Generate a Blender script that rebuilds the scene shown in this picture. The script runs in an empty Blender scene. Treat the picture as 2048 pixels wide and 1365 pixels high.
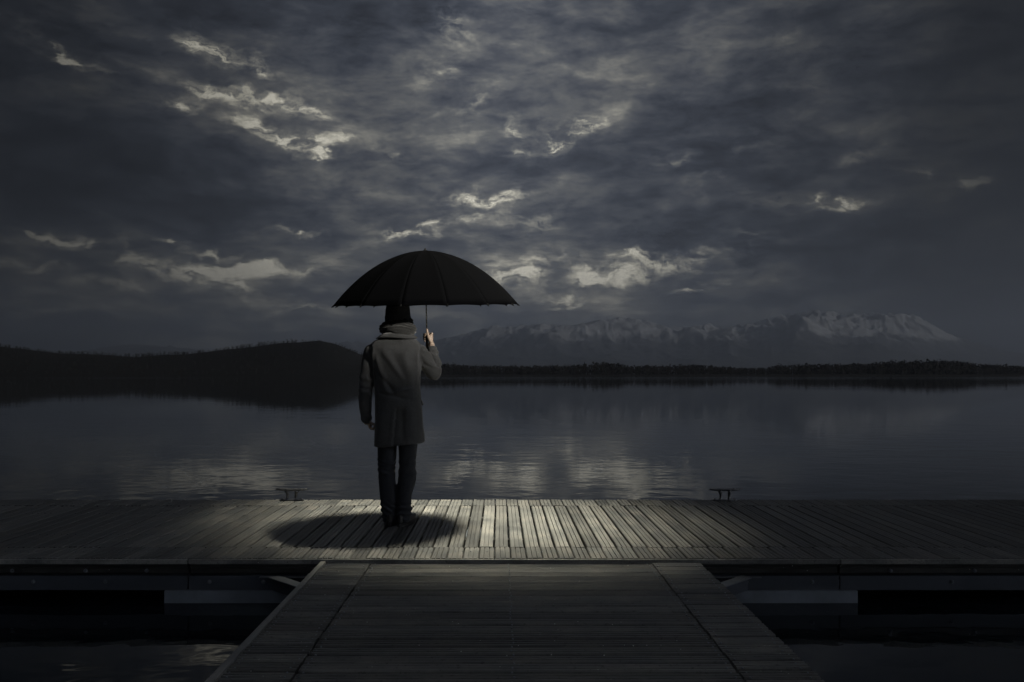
import bpy, bmesh, math, random
import numpy as np
from mathutils import Vector, Matrix, Euler

random.seed(7)
RNG = np.random.default_rng(11)
SC = bpy.context.scene
COL = SC.collection
R = math.radians

# ------------------------------------------------------------------ camera
F_PX, CX, HY = 1593.0, 1002.0, 750.0            # focal length and vanishing point in photo pixels (2048 wide)
CAM_H = 1.20
cam_data = bpy.data.cameras.new('camera')
cam = bpy.data.objects.new('camera', cam_data)
COL.objects.link(cam)
cam.location = (0, 0, CAM_H)
cam.rotation_euler = (R(90), 0, 0)
cam_data.sensor_width = 36.0
cam_data.lens = 36.0 * F_PX / 2048
cam_data.shift_x = (1024 - CX) / 2048
cam_data.shift_y = (HY - 682.5) / 2048
cam_data.clip_start = 0.05
cam_data.clip_end = 90000
SC.camera = cam

# ------------------------------------------------------------------ colour management
SC.view_settings.view_transform = 'Standard'
SC.view_settings.look = 'None'
SC.view_settings.gamma = 1
SC.view_settings.exposure = 0
SC.view_settings.use_curve_mapping = False
SC.render.engine = 'CYCLES'
SC.cycles.use_denoising = True
SC.cycles.max_bounces = 8
SC.cycles.adaptive_threshold = .004
SC.cycles.volume_bounces = 1
SC.cycles.sample_clamp_indirect = 4

# ------------------------------------------------------------------ sun
SUN_EL, SUN_AZ = R(11.0), R(130.0)              # low, behind the camera and to its right
sun_dir = Vector((math.sin(SUN_AZ) * math.cos(SUN_EL), math.cos(SUN_AZ) * math.cos(SUN_EL), math.sin(SUN_EL)))
sl = bpy.data.lights.new('sun', 'SUN')
sl.energy = 5.0
sl.angle = R(0.9)
sl.color = (1.0, 0.95, 0.85)
sun = bpy.data.objects.new('sun', sl)
COL.objects.link(sun)
sun.rotation_euler = sun_dir.to_track_quat('Z', 'Y').to_euler()
sun.location = (20, -60, 40)


# ------------------------------------------------------------------ node helper
class NT:
    def __init__(self, tree):
        self.t = tree
        self.n = tree.nodes
        self.l = tree.links

    def node(self, kind, **kw):
        nd = self.n.new(kind)
        for k, v in kw.items():
            setattr(nd, k, v)
        return nd

    def set(self, sock, v):
        if v is None:
            return
        if isinstance(v, bpy.types.NodeSocket):
            self.l.new(v, sock)
        else:
            sock.default_value = v

    def math(self, op, a, b=None, c=None, clamp=False):
        nd = self.node('ShaderNodeMath', operation=op, use_clamp=clamp)
        for i, v in enumerate((a, b, c)):
            self.set(nd.inputs[i], v)
        return nd.outputs[0]

    def vmath(self, op, a, b=None, scale=None):
        nd = self.node('ShaderNodeVectorMath', operation=op)
        self.set(nd.inputs[0], a)
        self.set(nd.inputs[1], b)
        if scale is not None:
            self.set(nd.inputs['Scale'], scale)
        return nd.outputs[1] if op in ('LENGTH', 'DOT_PRODUCT') else nd.outputs[0]

    def comb(self, x, y, z=0.0):
        nd = self.node('ShaderNodeCombineXYZ')
        for i, v in enumerate((x, y, z)):
            self.set(nd.inputs[i], v)
        return nd.outputs[0]

    def sep(self, v):
        nd = self.node('ShaderNodeSeparateXYZ')
        self.l.new(v, nd.inputs[0])
        return nd.outputs

    def noise(self, vec, scale, detail=4, rough=0.5, dist=0.0, color=False, dim='3D'):
        nd = self.node('ShaderNodeTexNoise', noise_dimensions=dim)
        self.set(nd.inputs['Vector'], vec)
        nd.inputs['Scale'].default_value = scale
        nd.inputs['Detail'].default_value = detail
        nd.inputs['Roughness'].default_value = rough
        nd.inputs['Distortion'].default_value = dist
        return nd.outputs['Color' if color else 'Fac']

    def mapping(self, vec, loc=(0, 0, 0), rot=(0, 0, 0), scale=(1, 1, 1), kind='POINT'):
        nd = self.node('ShaderNodeMapping', vector_type=kind)
        self.set(nd.inputs['Vector'], vec)
        nd.inputs['Location'].default_value = loc
        nd.inputs['Rotation'].default_value = rot
        nd.inputs['Scale'].default_value = scale
        return nd.outputs[0]

    def ramp(self, fac, stops, interp='LINEAR'):
        nd = self.node('ShaderNodeValToRGB')
        cr = nd.color_ramp
        cr.interpolation = interp
        while len(cr.elements) < len(stops):
            cr.elements.new(0.5)
        for e, (p, c) in zip(cr.elements, stops):
            e.position = p
            if not hasattr(c, '__len__'):
                c = (c, c, c)
            e.color = (*c[:3], 1)
        self.set(nd.inputs[0], fac)
        return nd.outputs[0]

    def maprange(self, v, a, b, c, d, smooth=False):
        nd = self.node('ShaderNodeMapRange')
        if smooth:
            nd.interpolation_type = 'SMOOTHSTEP'
        self.set(nd.inputs[0], v)
        for i, x in enumerate((a, b, c, d)):
            nd.inputs[i + 1].default_value = x
        return nd.outputs[0]

    def mix(self, fac, a, b, blend='MIX'):
        nd = self.node('ShaderNodeMix', data_type='RGBA', blend_type=blend)
        self.set(nd.inputs[0], fac)
        for s, v in ((nd.inputs[6], a), (nd.inputs[7], b)):
            if not isinstance(v, bpy.types.NodeSocket) and len(v) == 3:
                v = (*v, 1)
            self.set(s, v)
        return nd.outputs[2]


# ------------------------------------------------------------------ sky: broken storm cloud
def build_world():
    w = bpy.data.worlds.new('World')
    SC.world = w
    w.use_nodes = True
    w.cycles.sampling_method = 'MANUAL'
    w.cycles.sample_map_resolution = 1024
    g = NT(w.node_tree)
    g.n.clear()
    out = g.node('ShaderNodeOutputWorld')
    d = g.vmath('NORMALIZE', g.node('ShaderNodeTexCoord').outputs['Generated'])
    x, y, z = g.sep(d)
    az0 = g.math('ARCTAN2', x, y)
    hyp = g.math('SQRT', g.math('ADD', g.math('MULTIPLY', x, x), g.math('MULTIPLY', y, y)))
    za = g.math('ABSOLUTE', z)
    v0 = g.math('DIVIDE', za, g.math('ADD', hyp, 0.001))
    P0 = g.comb(az0, v0)
    # cloud deck seen in perspective: direction projected onto a flat layer
    den = g.math('ADD', za, 0.15)
    q = g.comb(g.math('DIVIDE', x, den), g.math('DIVIDE', y, den))
    # torn, warped coordinates
    wa = g.noise(g.mapping(P0, scale=(0.8, 1.25, 1)), 15, 5, 0.60, color=True, dim='2D')
    wb = g.vmath('SUBTRACT', wa, (0.5, 0.5, 0.5))
    wn = g.vmath('MULTIPLY', wb, (0.085, 0.055, 0))
    P = g.vmath('ADD', P0, wn)
    n1 = g.noise(g.mapping(q, rot=(0, 0, R(24)), scale=(0.85, 1.15, 1)), 1.7, 9, 0.70, 0.12, dim='2D')
    n2 = g.noise(g.mapping(q, loc=(4.3, 1.7, 0), rot=(0, 0, R(-20)), scale=(0.9, 1.0, 1)), 0.55, 3, 0.5, 0.2, dim='2D')
    n3 = g.noise(g.mapping(P, loc=(2.1, 0.4, 0), scale=(0.65, 1.4, 1)), 56, 6, 0.66, 0.2, dim='2D')
    n4 = g.noise(g.mapping(P0, loc=(0.3, 7.4, 0), rot=(0, 0, R(8)), scale=(0.55, 1.3, 1)), 21, 7, 0.64, 0.2, dim='2D')

    ROT = {}

    def rotated(vec, key, ang):
        if ang == 0:
            return vec
        if (key, ang) not in ROT:
            ROT[(key, ang)] = g.mapping(vec, rot=(0, 0, R(ang)))
        return ROT[(key, ang)]

    def blobs(lst, vec, key):
        acc = None
        for (px, py, rx, ry, rot, wt) in lst:
            wt = wt * .55 if (key == 'p' and px > 1400) else wt
            ang = 0 if abs(rot) < 9 else (23 if rot > 0 else -27)
            a = math.atan((px - CX) / F_PX)
            e = (HY - py) / F_PX * math.cos(a)
            c_, s_ = math.cos(R(ang)), math.sin(R(ang))
            a, e = a * c_ - e * s_, a * s_ + e * c_
            sx_, sy_ = F_PX / rx, F_PX / ry
            nd = g.node('ShaderNodeVectorMath', operation='MULTIPLY_ADD')
            g.l.new(rotated(vec, key, ang), nd.inputs[0])
            nd.inputs[1].default_value = (sx_, sy_, 0)
            nd.inputs[2].default_value = (-a * sx_, -e * sy_, 0)
            ln = g.vmath('LENGTH', nd.outputs[0])
            gr = g.math('SUBTRACT', 1.0, ln, clamp=True)
            if key == 'p':
                gr = g.math('MULTIPLY', gr, g.math('MULTIPLY_ADD', gr, 1.0, 0.35))
            acc = g.math('MULTIPLY_ADD', gr, wt, acc if acc is not None else 0.0)
        return acc

    # openings in the cloud deck (photo pixels: x, y, half sizes, tilt, strength)
    OPEN = [
        (105, 95, 75, 22, 28, .55), (170, 125, 70, 20, 26, .75), (432, 105, 75, 30, 10, .62), (505, 130, 55, 28, 20, .35),
        (425, 188, 95, 26, 6, .60), (370, 215, 60, 22, 0, .40), (545, 196, 85, 26, 4, .62), (630, 225, 70, 28, 25, .40),
        (500, 245, 50, 26, 20, .35), (560, 282, 95, 24, 12, .62), (640, 283, 95, 24, 8, .60), (642, 312, 36, 18, 0, .75),
        (780, 320, 60, 25, 20, .22), (935, 388, 110, 26, 4, .52), (1010, 398, 90, 22, 4, .50), (800, 475, 75, 26, 0, .78),
        (885, 455, 60, 18, 0, .65), (870, 475, 50, 14, 0, .5), (1060, 440, 100, 24, 6, .45), (940, 430, 120, 30, 0, .25),
        (490, 538, 95, 22, 2, 1.5), (510, 548, 40, 16, 0, .5), (395, 555, 75, 38, 8, .48), (475, 578, 80, 28, 10, .45),
        (595, 468, 90, 14, 0, .55), (430, 503, 80, 12, 0, .45), (352, 484, 50, 14, 0, .38), (120, 482, 150, 16, 0, .50),
        (60, 520, 160, 16, 0, .25), (300, 530, 90, 26, 10, .28), (600, 545, 90, 14, 0, .32), (240, 560, 120, 18, 0, .15),
        (1125, 285, 75, 42, -30, .55), (1035, 265, 70, 36, 20, .38), (1180, 255, 80, 30, -40, .32), (1030, 305, 60, 22, 0, .35),
        (905, 45, 90, 90, -50, .30), (960, 200, 100, 50, -30, .22), (880, 150, 70, 40, -40, .25),
        (1350, 315, 60, 18, -40, .35), (1500, 290, 110, 26, -25, .30), (1420, 348, 60, 20, 0, .28), (1540, 395, 60, 16, 0, .42),
        (1634, 404, 34, 20, 0, .95), (1680, 410, 40, 14, -10, .75), (1640, 425, 40, 10, 0, .7), (1720, 310, 120, 26, -20, .25),
        (1500, 475, 60, 18, 0, .35), (1480, 500, 150, 18, -6, .25), (1330, 528, 180, 34, 3, .46), (1250, 515, 90, 16, 0, .45),
        (1420, 560, 130, 18, 0, .38), (1130, 592, 110, 24, 0, .50), (1130, 615, 90, 14, 0, .5), (1060, 520, 150, 40, 0, .28),
        (1380, 580, 60, 12, 0, .5), (1540, 615, 120, 12, 0, .25), (1985, 562, 55, 16, -5, 1.1), (1890, 566, 80, 10, 0, .7),
        (1930, 360, 70, 26, -20, .55), (1860, 345, 60, 30, 0, .35),
        (945, 560, 110, 26, 0, 1.0), (1030, 553, 70, 22, 0, .9), (1205, 552, 95, 24, 0, 1.0), (1190, 560, 40, 14, 0, .5),
        (130, 625, 150, 18, 0, .25), (600, 620, 110, 14, 0, .25), (690, 665, 90, 12, 0, .25),
        (1300, -160, 200, 60, 20, .4), (400, -220, 220, 60, -10, .4), (900, -420, 260, 90, 0, .4),
    ]
    # broad thin (light) and thick (dark) parts of the deck
    MASS = [
        (950, 300, 620, 330, 0, .16), (1000, 120, 420, 260, -20, .10), (1120, 570, 700, 130, 0, .34), (420, 540, 560, 95, 0, .26), (1000, 690, 900, 90, 0, .14),
        (560, 230, 380, 170, 20, .18), (1000, 430, 520, 90, 0, .10),
        (230, 330, 330, 150, 0, -.14), (330, 400, 500, 70, 2, -.16), (1330, 440, 360, 90, 2, -.18), (1230, 70, 380, 80, -10, -.12), (1500, 180, 420, 90, -12, -.13),
        (850, 340, 320, 60, -6, -.10), (1600, 480, 420, 50, 0, -.14), (250, 60, 420, 90, 0, -.10), (650, 60, 240, 90, 0, -.06), (620, 400, 340, 60, 0, -.08),
        (640, 585, 180, 40, 0, -.12), (150, 620, 520, 120, 0, .22), (760, 240, 160, 60, 10, -.10),
    ]
    xs = g.math('MULTIPLY_ADD', x, 0.5, 0.5)
    thick = g.ramp(xs, [(0.0, .06), (.20, .08), (.27, .17), (.33, .38), (.41, .72), (.50, 1.0), (.60, .76), (.68, .40), (.745, .11), (.80, .06), (1.0, .05)], 'EASE')  # vignette falloff to both sides, multiplied into the cloud colour below
    opening = blobs(OPEN, P, 'p')
    mass = blobs(MASS, g.vmath('ADD', P0, g.vmath('MULTIPLY', wb, (0.22, 0.10, 0))), 'm')
    tear = g.maprange(n3, 0.38, 0.68, 0.04, 2.0)
    opening = g.math('MULTIPLY', opening, g.math('ADD', g.math('MULTIPLY', tear, .92), .20))
    t = g.math('MULTIPLY_ADD', g.math('SUBTRACT', n1, 0.5), g.maprange(v0, 0.0, 0.12, 0.30, 1.05), 0.52)
    t = g.math('MULTIPLY_ADD', g.math('SUBTRACT', n2, 0.5), 0.35, t)
    t = g.math('MULTIPLY_ADD', g.math('SUBTRACT', n4, 0.5), 0.95, t)
    t = g.math('ADD', t, mass)
    t = g.math('MULTIPLY_ADD', g.math('MULTIPLY', opening, g.maprange(thick, 0.0, 1.0, 1.15, 0.75)), 1.0, t)
    K = .70
    col = g.ramp(g.math('MULTIPLY', t, K, clamp=True),
                 [(0.0, (.014, .0155, .020)), (.25 * K, (.030, .034, .044)), (.45 * K, (.056, .064, .082)), (.60 * K, (.094, .102, .119)),
                  (.76 * K, (.165, .170, .172)), (.95 * K, (.35, .342, .305)), (1.15 * K, (.72, .69, .57)), (1.0, (1.1, 1.05, .88))])
    # side vignette put into the sky colour; a brighter swath runs ahead and overhead
    col = g.mix(1.0, col, thick, 'MULTIPLY')
    sky = g.node('ShaderNodeTexSky', sky_type='NISHITA')
    sky.sun_disc = False
    sky.sun_elevation = SUN_EL
    sky.sun_rotation = SUN_AZ
    sky.air_density = 2.0
    sky.dust_density = 4.0
    bg1 = g.node('ShaderNodeBackground')
    g.l.new(col, bg1.inputs[0])
    bg1.inputs[1].default_value = 1.0
    bg2 = g.node('ShaderNodeBackground')                # what filters through the whole overcast
    g.l.new(sky.outputs[0], bg2.inputs[0])
    bg2.inputs[1].default_value = 0.00015
    add = g.node('ShaderNodeAddShader')
    g.l.new(bg1.outputs[0], add.inputs[0])
    g.l.new(bg2.outputs[0], add.inputs[1])
    g.l.new(add.outputs[0], out.inputs['Surface'])


build_world()


# ------------------------------------------------------------------ materials
def new_mat(name):
    m = bpy.data.materials.new(name)
    m.use_nodes = True
    g = NT(m.node_tree)
    b = g.n['Principled BSDF']
    return m, g, b


def bump(g, b, height, strength=0.3, dist=0.01):
    nd = g.node('ShaderNodeBump')
    nd.inputs['Strength'].default_value = strength
    nd.inputs['Distance'].default_value = dist
    g.l.new(height, nd.inputs['Height'])
    g.l.new(nd.outputs[0], b.inputs['Normal'])


def mat_wood(name, tint=(1, 1, 1), base=0.22):
    m, g, b = new_mat(name)
    oc = g.node('ShaderNodeTexCoord').outputs['Object']
    oi = g.node('ShaderNodeObjectInfo')
    rnd = oi.outputs['Random']
    off = g.vmath('ADD', oc, g.comb(g.math('MULTIPLY', rnd, 37.0), g.math('MULTIPLY', rnd, 91.0), g.math('MULTIPLY', rnd, 13.0)))
    grain = g.noise(g.mapping(off, scale=(60, 2.2, 60)), 1.6, 6, 0.65, 0.3)
    fine = g.noise(g.mapping(off, scale=(220, 9, 220)), 1.0, 3, 0.6)
    blot = g.noise(off, 3.2, 5, 0.62)
    spots = g.noise(off, 42, 3, 0.6)
    tone = g.math('MULTIPLY_ADD', grain, 0.9, 0.40)
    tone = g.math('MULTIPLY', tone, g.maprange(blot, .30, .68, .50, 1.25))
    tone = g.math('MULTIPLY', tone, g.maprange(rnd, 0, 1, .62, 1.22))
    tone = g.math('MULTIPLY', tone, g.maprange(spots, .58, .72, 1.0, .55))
    warm = g.mix(g.maprange(blot, .35, .65, 0, 1), (base * .98 * tint[0], base * 1.0 * tint[1], base * .98 * tint[2]), (base * 1.05 * tint[0], base * 1.0 * tint[1], base * .91 * tint[2]))
    colr = g.mix(1.0, warm, tone, 'MULTIPLY')
    vor = g.node('ShaderNodeTexVoronoi', feature='F1')
    vor.inputs['Scale'].default_value = 34
    vor.inputs['Randomness'].default_value = 1
    g.l.new(off, vor.inputs['Vector'])
    vc = g.sep(vor.outputs['Color'])[0]
    speck = g.math('MULTIPLY', g.math('LESS_THAN', vor.outputs['Distance'], 0.10), g.math('GREATER_THAN', vc, 0.86))
    colr = g.mix(speck, colr, (.55, .55, .52))
    g.l.new(colr, b.inputs['Base Color'])
    g.l.new(g.maprange(blot, .3, .7, .42, .72), b.inputs['Roughness'])
    b.inputs['Specular IOR Level'].default_value = 0.35
    h = g.math('ADD', g.math('MULTIPLY', grain, .7), g.math('MULTIPLY', fine, .5))
    bump(g, b, h, .55, .003)
    return m


def mat_simple(name, col, rough=.6, metal=0.0, nscale=12, amt=.25, bumps=.15, bdist=.004, spec=.5):
    m, g, b = new_mat(name)
    oc = g.node('ShaderNodeTexCoord').outputs['Object']
    n = g.noise(oc, nscale, 6, .6)
    c = g.mix(n, tuple(x * (1 - amt) for x in col), tuple(min(1, x * (1 + amt)) for x in col))
    g.l.new(c, b.inputs['Base Color'])
    g.l.new(g.maprange(n, .3, .7, max(.03, rough - .1), min(1, rough + .1)), b.inputs['Roughness'])
    b.inputs['Metallic'].default_value = metal
    b.inputs['Specular IOR Level'].default_value = spec
    if bumps:
        bump(g, b, g.noise(oc, nscale * 6, 4, .6), bumps, bdist)
    return m


def mat_wool(name, col, flecks=.5, scale=260, sheen=.3, bstr=.5):
    m, g, b = new_mat(name)
    oc = g.node('ShaderNodeTexCoord').outputs['Object']
    weave = g.noise(oc, scale, 2, .7)
    big = g.noise(oc, 9, 4, .55)
    f = g.maprange(weave, .32, .70, 1 - flecks, 1 + flecks)
    f = g.math('MULTIPLY', f, g.maprange(big, .3, .7, .86, 1.12))
    c = g.mix(1.0, col, f, 'MULTIPLY')
    g.l.new(c, b.inputs['Base Color'])
    b.inputs['Roughness'].default_value = .92
    b.inputs['Specular IOR Level'].default_value = .12
    b.inputs['Sheen Weight'].default_value = sheen
    b.inputs['Sheen Roughness'].default_value = .45
    bump(g, b, g.math('ADD', weave, g.math('MULTIPLY', g.noise(oc, 55, 4, .6), .8)), bstr, .003)
    return m


def mat_water():
    m, g, b = new_mat('lake_water')
    pos = g.node('ShaderNodeNewGeometry').outputs['Position']
    b.inputs['Base Color'].default_value = (.006, .009, .012, 1)
    b.inputs['Roughness'].default_value = .02
    b.inputs['IOR'].default_value = 1.333
    w1 = g.noise(g.mapping(pos, scale=(.9, 1.4, 1)), 1.8, 3, .5, .3)
    w2 = g.noise(g.mapping(pos, loc=(7, 3, 0), rot=(0, 0, .3), scale=(.8, 1.2, 1)), .55, 2, .5, .4)
    w3 = g.noise(g.mapping(pos, loc=(1, 9, 0)), .12, 2, .5)
    gust = g.noise(g.mapping(pos, scale=(.25, 1, 1)), .035, 4, .6)
    amp = g.maprange(gust, .35, .65, .5, 1.3)
    amp = g.math('MULTIPLY', amp, g.maprange(g.sep(pos)[1], 11, 42, 1.0, .22, True))       # the ripples die out away from the dock,
    amp = g.math('ADD', amp, g.maprange(g.sep(pos)[1], 140, 420, 0.0, 1.6, True))                                # and the open lake is ruffled again
    h = g.math('ADD', g.math('MULTIPLY', w1, .0062), g.math('ADD', g.math('MULTIPLY', w2, .0075), g.math('MULTIPLY', w3, .012)))
    h = g.math('MULTIPLY', h, amp)
    bump(g, b, h, 1.0, 1.0)
    return m


def mat_mountain():
    m, g, b = new_mat('mountain_rock_and_snow')
    geo = g.node('ShaderNodeNewGeometry')
    px, py, pz = g.sep(geo.outputs['Position'])
    nz = g.sep(geo.outputs['Normal'])[2]
    n = g.noise(g.mapping(geo.outputs['Position'], scale=(.001, .001, .0016)), 1.6, 9, .62)
    n2 = g.noise(g.mapping(geo.outputs['Position'], loc=(9, 4, 2), scale=(.001, .001, .001)), 5.5, 6, .62)
    line = g.math('ADD', pz, g.math('MULTIPLY', g.math('SUBTRACT', n, .5), 900))
    line = g.math('ADD', line, g.math('MULTIPLY', g.math('SUBTRACT', n2, .5), 500))
    s1 = g.maprange(line, 620, 900, 0, 1, True)
    steep = g.maprange(g.math('ADD', nz, g.math('MULTIPLY', g.math('SUBTRACT', n2, .5), 1.0)), .50, .78, 0, 1, True)
    snow = g.math('MULTIPLY', s1, steep)
    rock = g.mix(n2, (.012, .013, .016), (.04, .04, .042))
    c = g.mix(snow, rock, (.145, .149, .16))
    g.l.new(c, b.inputs['Base Color'])
    b.inputs['Roughness'].default_value = .9
    b.inputs['Specular IOR Level'].default_value = .1
    return m


M = {}
M['plank'] = mat_wood('weathered_decking', base=.15)
M['plank2'] = mat_wood('walkway_decking', base=.16, tint=(1, 1, 1))
M['board'] = mat_wood('edge_board_wood', base=.27)
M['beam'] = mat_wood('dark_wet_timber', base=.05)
M['steel'] = mat_simple('painted_steel', (.065, .073, .09), .5, .2, 5, .3)
M['galv'] = mat_simple('galvanised_steel', (.20, .215, .24), .42, .7, 20, .2)
M['float'] = mat_simple('grey_pontoon_float', (.18, .20, .235), .6, 0, 5, .55)
M['cleat'] = mat_simple('cast_metal', (.15, .15, .155), .34, .8, 40, .2, .1, .002)
M['canopy'] = mat_simple('black_umbrella_cloth', (.0030, .0031, .0036), .8, 0, 30, .06, .03, .001, .0)
M['rib'] = mat_simple('black_metal', (.008, .008, .009), .7, .0, 30, .1, 0, spec=.08)
M['shaft'] = mat_simple('umbrella_shaft_metal', (.32, .32, .33), .25, .95, 30, .1, 0)
M['handle'] = mat_simple('umbrella_handle_wood', (.07, .045, .03), .4, 0, 20, .2, 0)
M['coat'] = mat_wool('grey_tweed_wool', (.070, .0705, .0715), .55)
M['collar'] = mat_wool('grey_tweed_collar', (.062, .0625, .063), .5)
M['scarf'] = mat_wool('dark_knit_scarf', (.034, .034, .0335), .4, 160, .35, .9)
M['hat'] = mat_wool('charcoal_knit_hat', (.15, .15, .152), .4, 200, .4, .8)
M['trouser'] = mat_wool('dark_denim', (.032, .034, .040), .35, 320, .1, .3)
M['shoe'] = mat_simple('black_leather', (.012, .011, .011), .42, 0, 30, .2, .2, .002)
M['skin'] = mat_simple('skin', (.42, .32, .25), .5, 0, 60, .10, .15, .001)
M['water'] = mat_water()
M['mountain'] = mat_mountain()
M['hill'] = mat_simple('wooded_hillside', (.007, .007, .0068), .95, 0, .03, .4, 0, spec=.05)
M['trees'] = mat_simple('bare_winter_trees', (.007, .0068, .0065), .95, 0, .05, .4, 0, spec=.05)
M['ground'] = mat_simple('dark_ground', (.05, .05, .04), .95, 0, .2, .4, 0, spec=.1)
M['wallboard'] = mat_wood('added_boathouse_boards', base=.14)
M['roof'] = mat_simple('added_boathouse_roof', (.06, .055, .05), .8, 0, 3, .3)
M['lamp_glass'] = None


# ------------------------------------------------------------------ mesh and tagging helpers
def mesh_obj(name, verts, faces, mat, parent=None, smooth=False, loc=(0, 0, 0)):
    me = bpy.data.meshes.new(name)
    me.from_pydata([tuple(v) for v in verts], [], [tuple(f) for f in faces])
    me.update()
    if mat:
        me.materials.append(mat)
    if smooth:
        me.shade_smooth()
    o = bpy.data.objects.new(name, me)
    COL.objects.link(o)
    o.location = loc
    o.parent = parent
    return o


def tag(o, label=None, cat=None, group=None, kind=None):
    for k, v in (('label', label), ('category', cat), ('group', group), ('kind', kind)):
        if v:
            o[k] = v
    return o


def empty(name, loc, label, cat, group=None):
    o = bpy.data.objects.new(name, None)
    COL.objects.link(o)
    o.location = loc
    o.empty_display_size = .1
    return tag(o, label, cat, group)


class MB:
    def __init__(self):
        self.v, self.f = [], []

    def add(self, verts, faces):
        k = len(self.v)
        self.v += [tuple(p) for p in verts]
        self.f += [tuple(i + k for i in f) for f in faces]
        return self

    def box(self, x0, x1, y0, y1, z0, z1):
        return self.add([(x0, y0, z0), (x1, y0, z0), (x1, y1, z0), (x0, y1, z0), (x0, y0, z1), (x1, y0, z1), (x1, y1, z1), (x0, y1, z1)],
                        [(3, 2, 1, 0), (4, 5, 6, 7), (0, 1, 5, 4), (1, 2, 6, 5), (2, 3, 7, 6), (3, 0, 4, 7)])

    def loft(self, rings, cap=True):
        n = len(rings[0])
        vs = [p for r in rings for p in r]
        fs = []
        for i in range(len(rings) - 1):
            for j in range(n):
                a, b = i * n + j, i * n + (j + 1) % n
                fs.append((a, b, b + n, a + n))
        if cap:
            fs.append(tuple(reversed(range(n))))
            fs.append(tuple((len(rings) - 1) * n + j for j in range(n)))
        return self.add(vs, fs)

    def tube(self, pts, rad, n=12, flat=1.0):
        pts = [Vector(p) for p in pts]
        rings = []
        up = None
        for i, p in enumerate(pts):
            t = (pts[min(i + 1, len(pts) - 1)] - pts[max(i - 1, 0)]).normalized()
            if up is None:
                up = Vector((0, 1, 0)) if abs(t.y) < .9 else Vector((1, 0, 0))
            s = t.cross(up).normalized()
            up = s.cross(t).normalized()
            r = rad[i] if hasattr(rad, '__len__') else rad
            rings.append([p + s * (math.cos(a) * r) + up * (math.sin(a) * r * flat) for a in (2 * math.pi * k / n for k in range(n))])
        return self.loft(rings)

    def ball(self, c, r, nu=14, nv=9):
        c = Vector(c)
        if not hasattr(r, '__len__'):
            r = (r, r, r)
        rings = []
        for i in range(1, nv):
            th = math.pi * i / nv
            rings.append([c + Vector((math.cos(a) * math.sin(th) * r[0], math.sin(a) * math.sin(th) * r[1], -math.cos(th) * r[2])) for a in (2 * math.pi * k / nu for k in range(nu))])
        return self.loft(rings)

    def build(self, name, mat, parent=None, smooth=False, loc=(0, 0, 0)):
        return mesh_obj(name, self.v, self.f, mat, parent, smooth, loc)


def chain(pts, rads, sub=5):
    """resample a polyline with a Catmull-Rom curve"""
    P = [Vector(p) for p in pts]
    op, orr = [], []
    for i in range(len(P) - 1):
        p0, p1, p2, p3 = P[max(i - 1, 0)], P[i], P[i + 1], P[min(i + 2, len(P) - 1)]
        for s in range(sub):
            t = s / sub
            op.append(.5 * ((2 * p1) + (p2 - p0) * t + (2 * p0 - 5 * p1 + 4 * p2 - p3) * t * t + (3 * p1 - p0 - 3 * p2 + p3) * t ** 3))
            orr.append(rads[i] + (rads[i + 1] - rads[i]) * t)
    op.append(P[-1])
    orr.append(rads[-1])
    return op, orr


def remesh(mb, voxel, smooth_iter=6, factor=.5):
    """union of overlapping shells as one continuous surface; returns numpy verts and a mesh"""
    me = bpy.data.meshes.new('shells')
    me.from_pydata(mb.v, [], mb.f)
    o = bpy.data.objects.new('shells', me)
    COL.objects.link(o)
    md = o.modifiers.new('r', 'REMESH')
    md.mode = 'VOXEL'
    md.voxel_size = voxel
    if smooth_iter:
        sm = o.modifiers.new('s', 'SMOOTH')
        sm.factor = factor
        sm.iterations = smooth_iter
    dg = bpy.context.evaluated_depsgraph_get()
    res = bpy.data.meshes.new_from_object(o.evaluated_get(dg))
    bpy.data.objects.remove(o)
    bpy.data.meshes.remove(me)
    return res


def get_co(me):
    a = np.empty(len(me.vertices) * 3)
    me.vertices.foreach_get('co', a)
    return a.reshape(-1, 3)


def get_no(me):
    a = np.empty(len(me.vertices) * 3)
    me.vertices.foreach_get('normal', a)
    return a.reshape(-1, 3)


def set_co(me, a):
    me.vertices.foreach_set('co', a.ravel())
    me.update()


def mesh_part(name, me, mat, parent, loc=(0, 0, 0)):
    me.name = name
    me.materials.clear()
    me.materials.append(mat)
    me.shade_smooth()
    o = bpy.data.objects.new(name, me)
    COL.objects.link(o)
    o.parent = parent
    o.location = loc
    return o


# numpy value noise (2-D / 3-D by slicing)
def _hash(ix, iy, iz, seed):
    h = (ix * 374761393 + iy * 668265263 + iz * 2147483647 + seed * 1274126177) & 0xFFFFFFFF
    h = ((h ^ (h >> 13)) * 1274126177) & 0xFFFFFFFF
    h = h ^ (h >> 16)
    return (h & 0xFFFF) / 65535.0


def vnoise(x, y, z=None, seed=0):
    x = np.asarray(x, float)
    y = np.asarray(y, float)
    z = np.zeros_like(x) if z is None else np.asarray(z, float)
    fx, fy, fz = np.floor(x), np.floor(y), np.floor(z)
    ix, iy, iz = fx.astype(np.int64), fy.astype(np.int64), fz.astype(np.int64)
    u, v, w = x - fx, y - fy, z - fz
    u, v, w = (t * t * (3 - 2 * t) for t in (u, v, w))
    r = 0
    for a in (0, 1):
        for b in (0, 1):
            for c in (0, 1):
                r = r + _hash(ix + a, iy + b, iz + c, seed) * (u if a else 1 - u) * (v if b else 1 - v) * (w if c else 1 - w)
    return r


def fbm(x, y, z=None, octv=5, seed=0, gain=.5, ridged=False):
    s, a, tot, k = 0, 1.0, 0, 1.0
    for o in range(octv):
        n = vnoise(x * k, y * k, None if z is None else z * k, seed + o * 17)
        if ridged:
            n = 1 - np.abs(2 * n - 1)
            n = n * n
        s = s + a * n
        tot += a
        a *= gain
        k *= 2.03
    return s / tot


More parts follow.
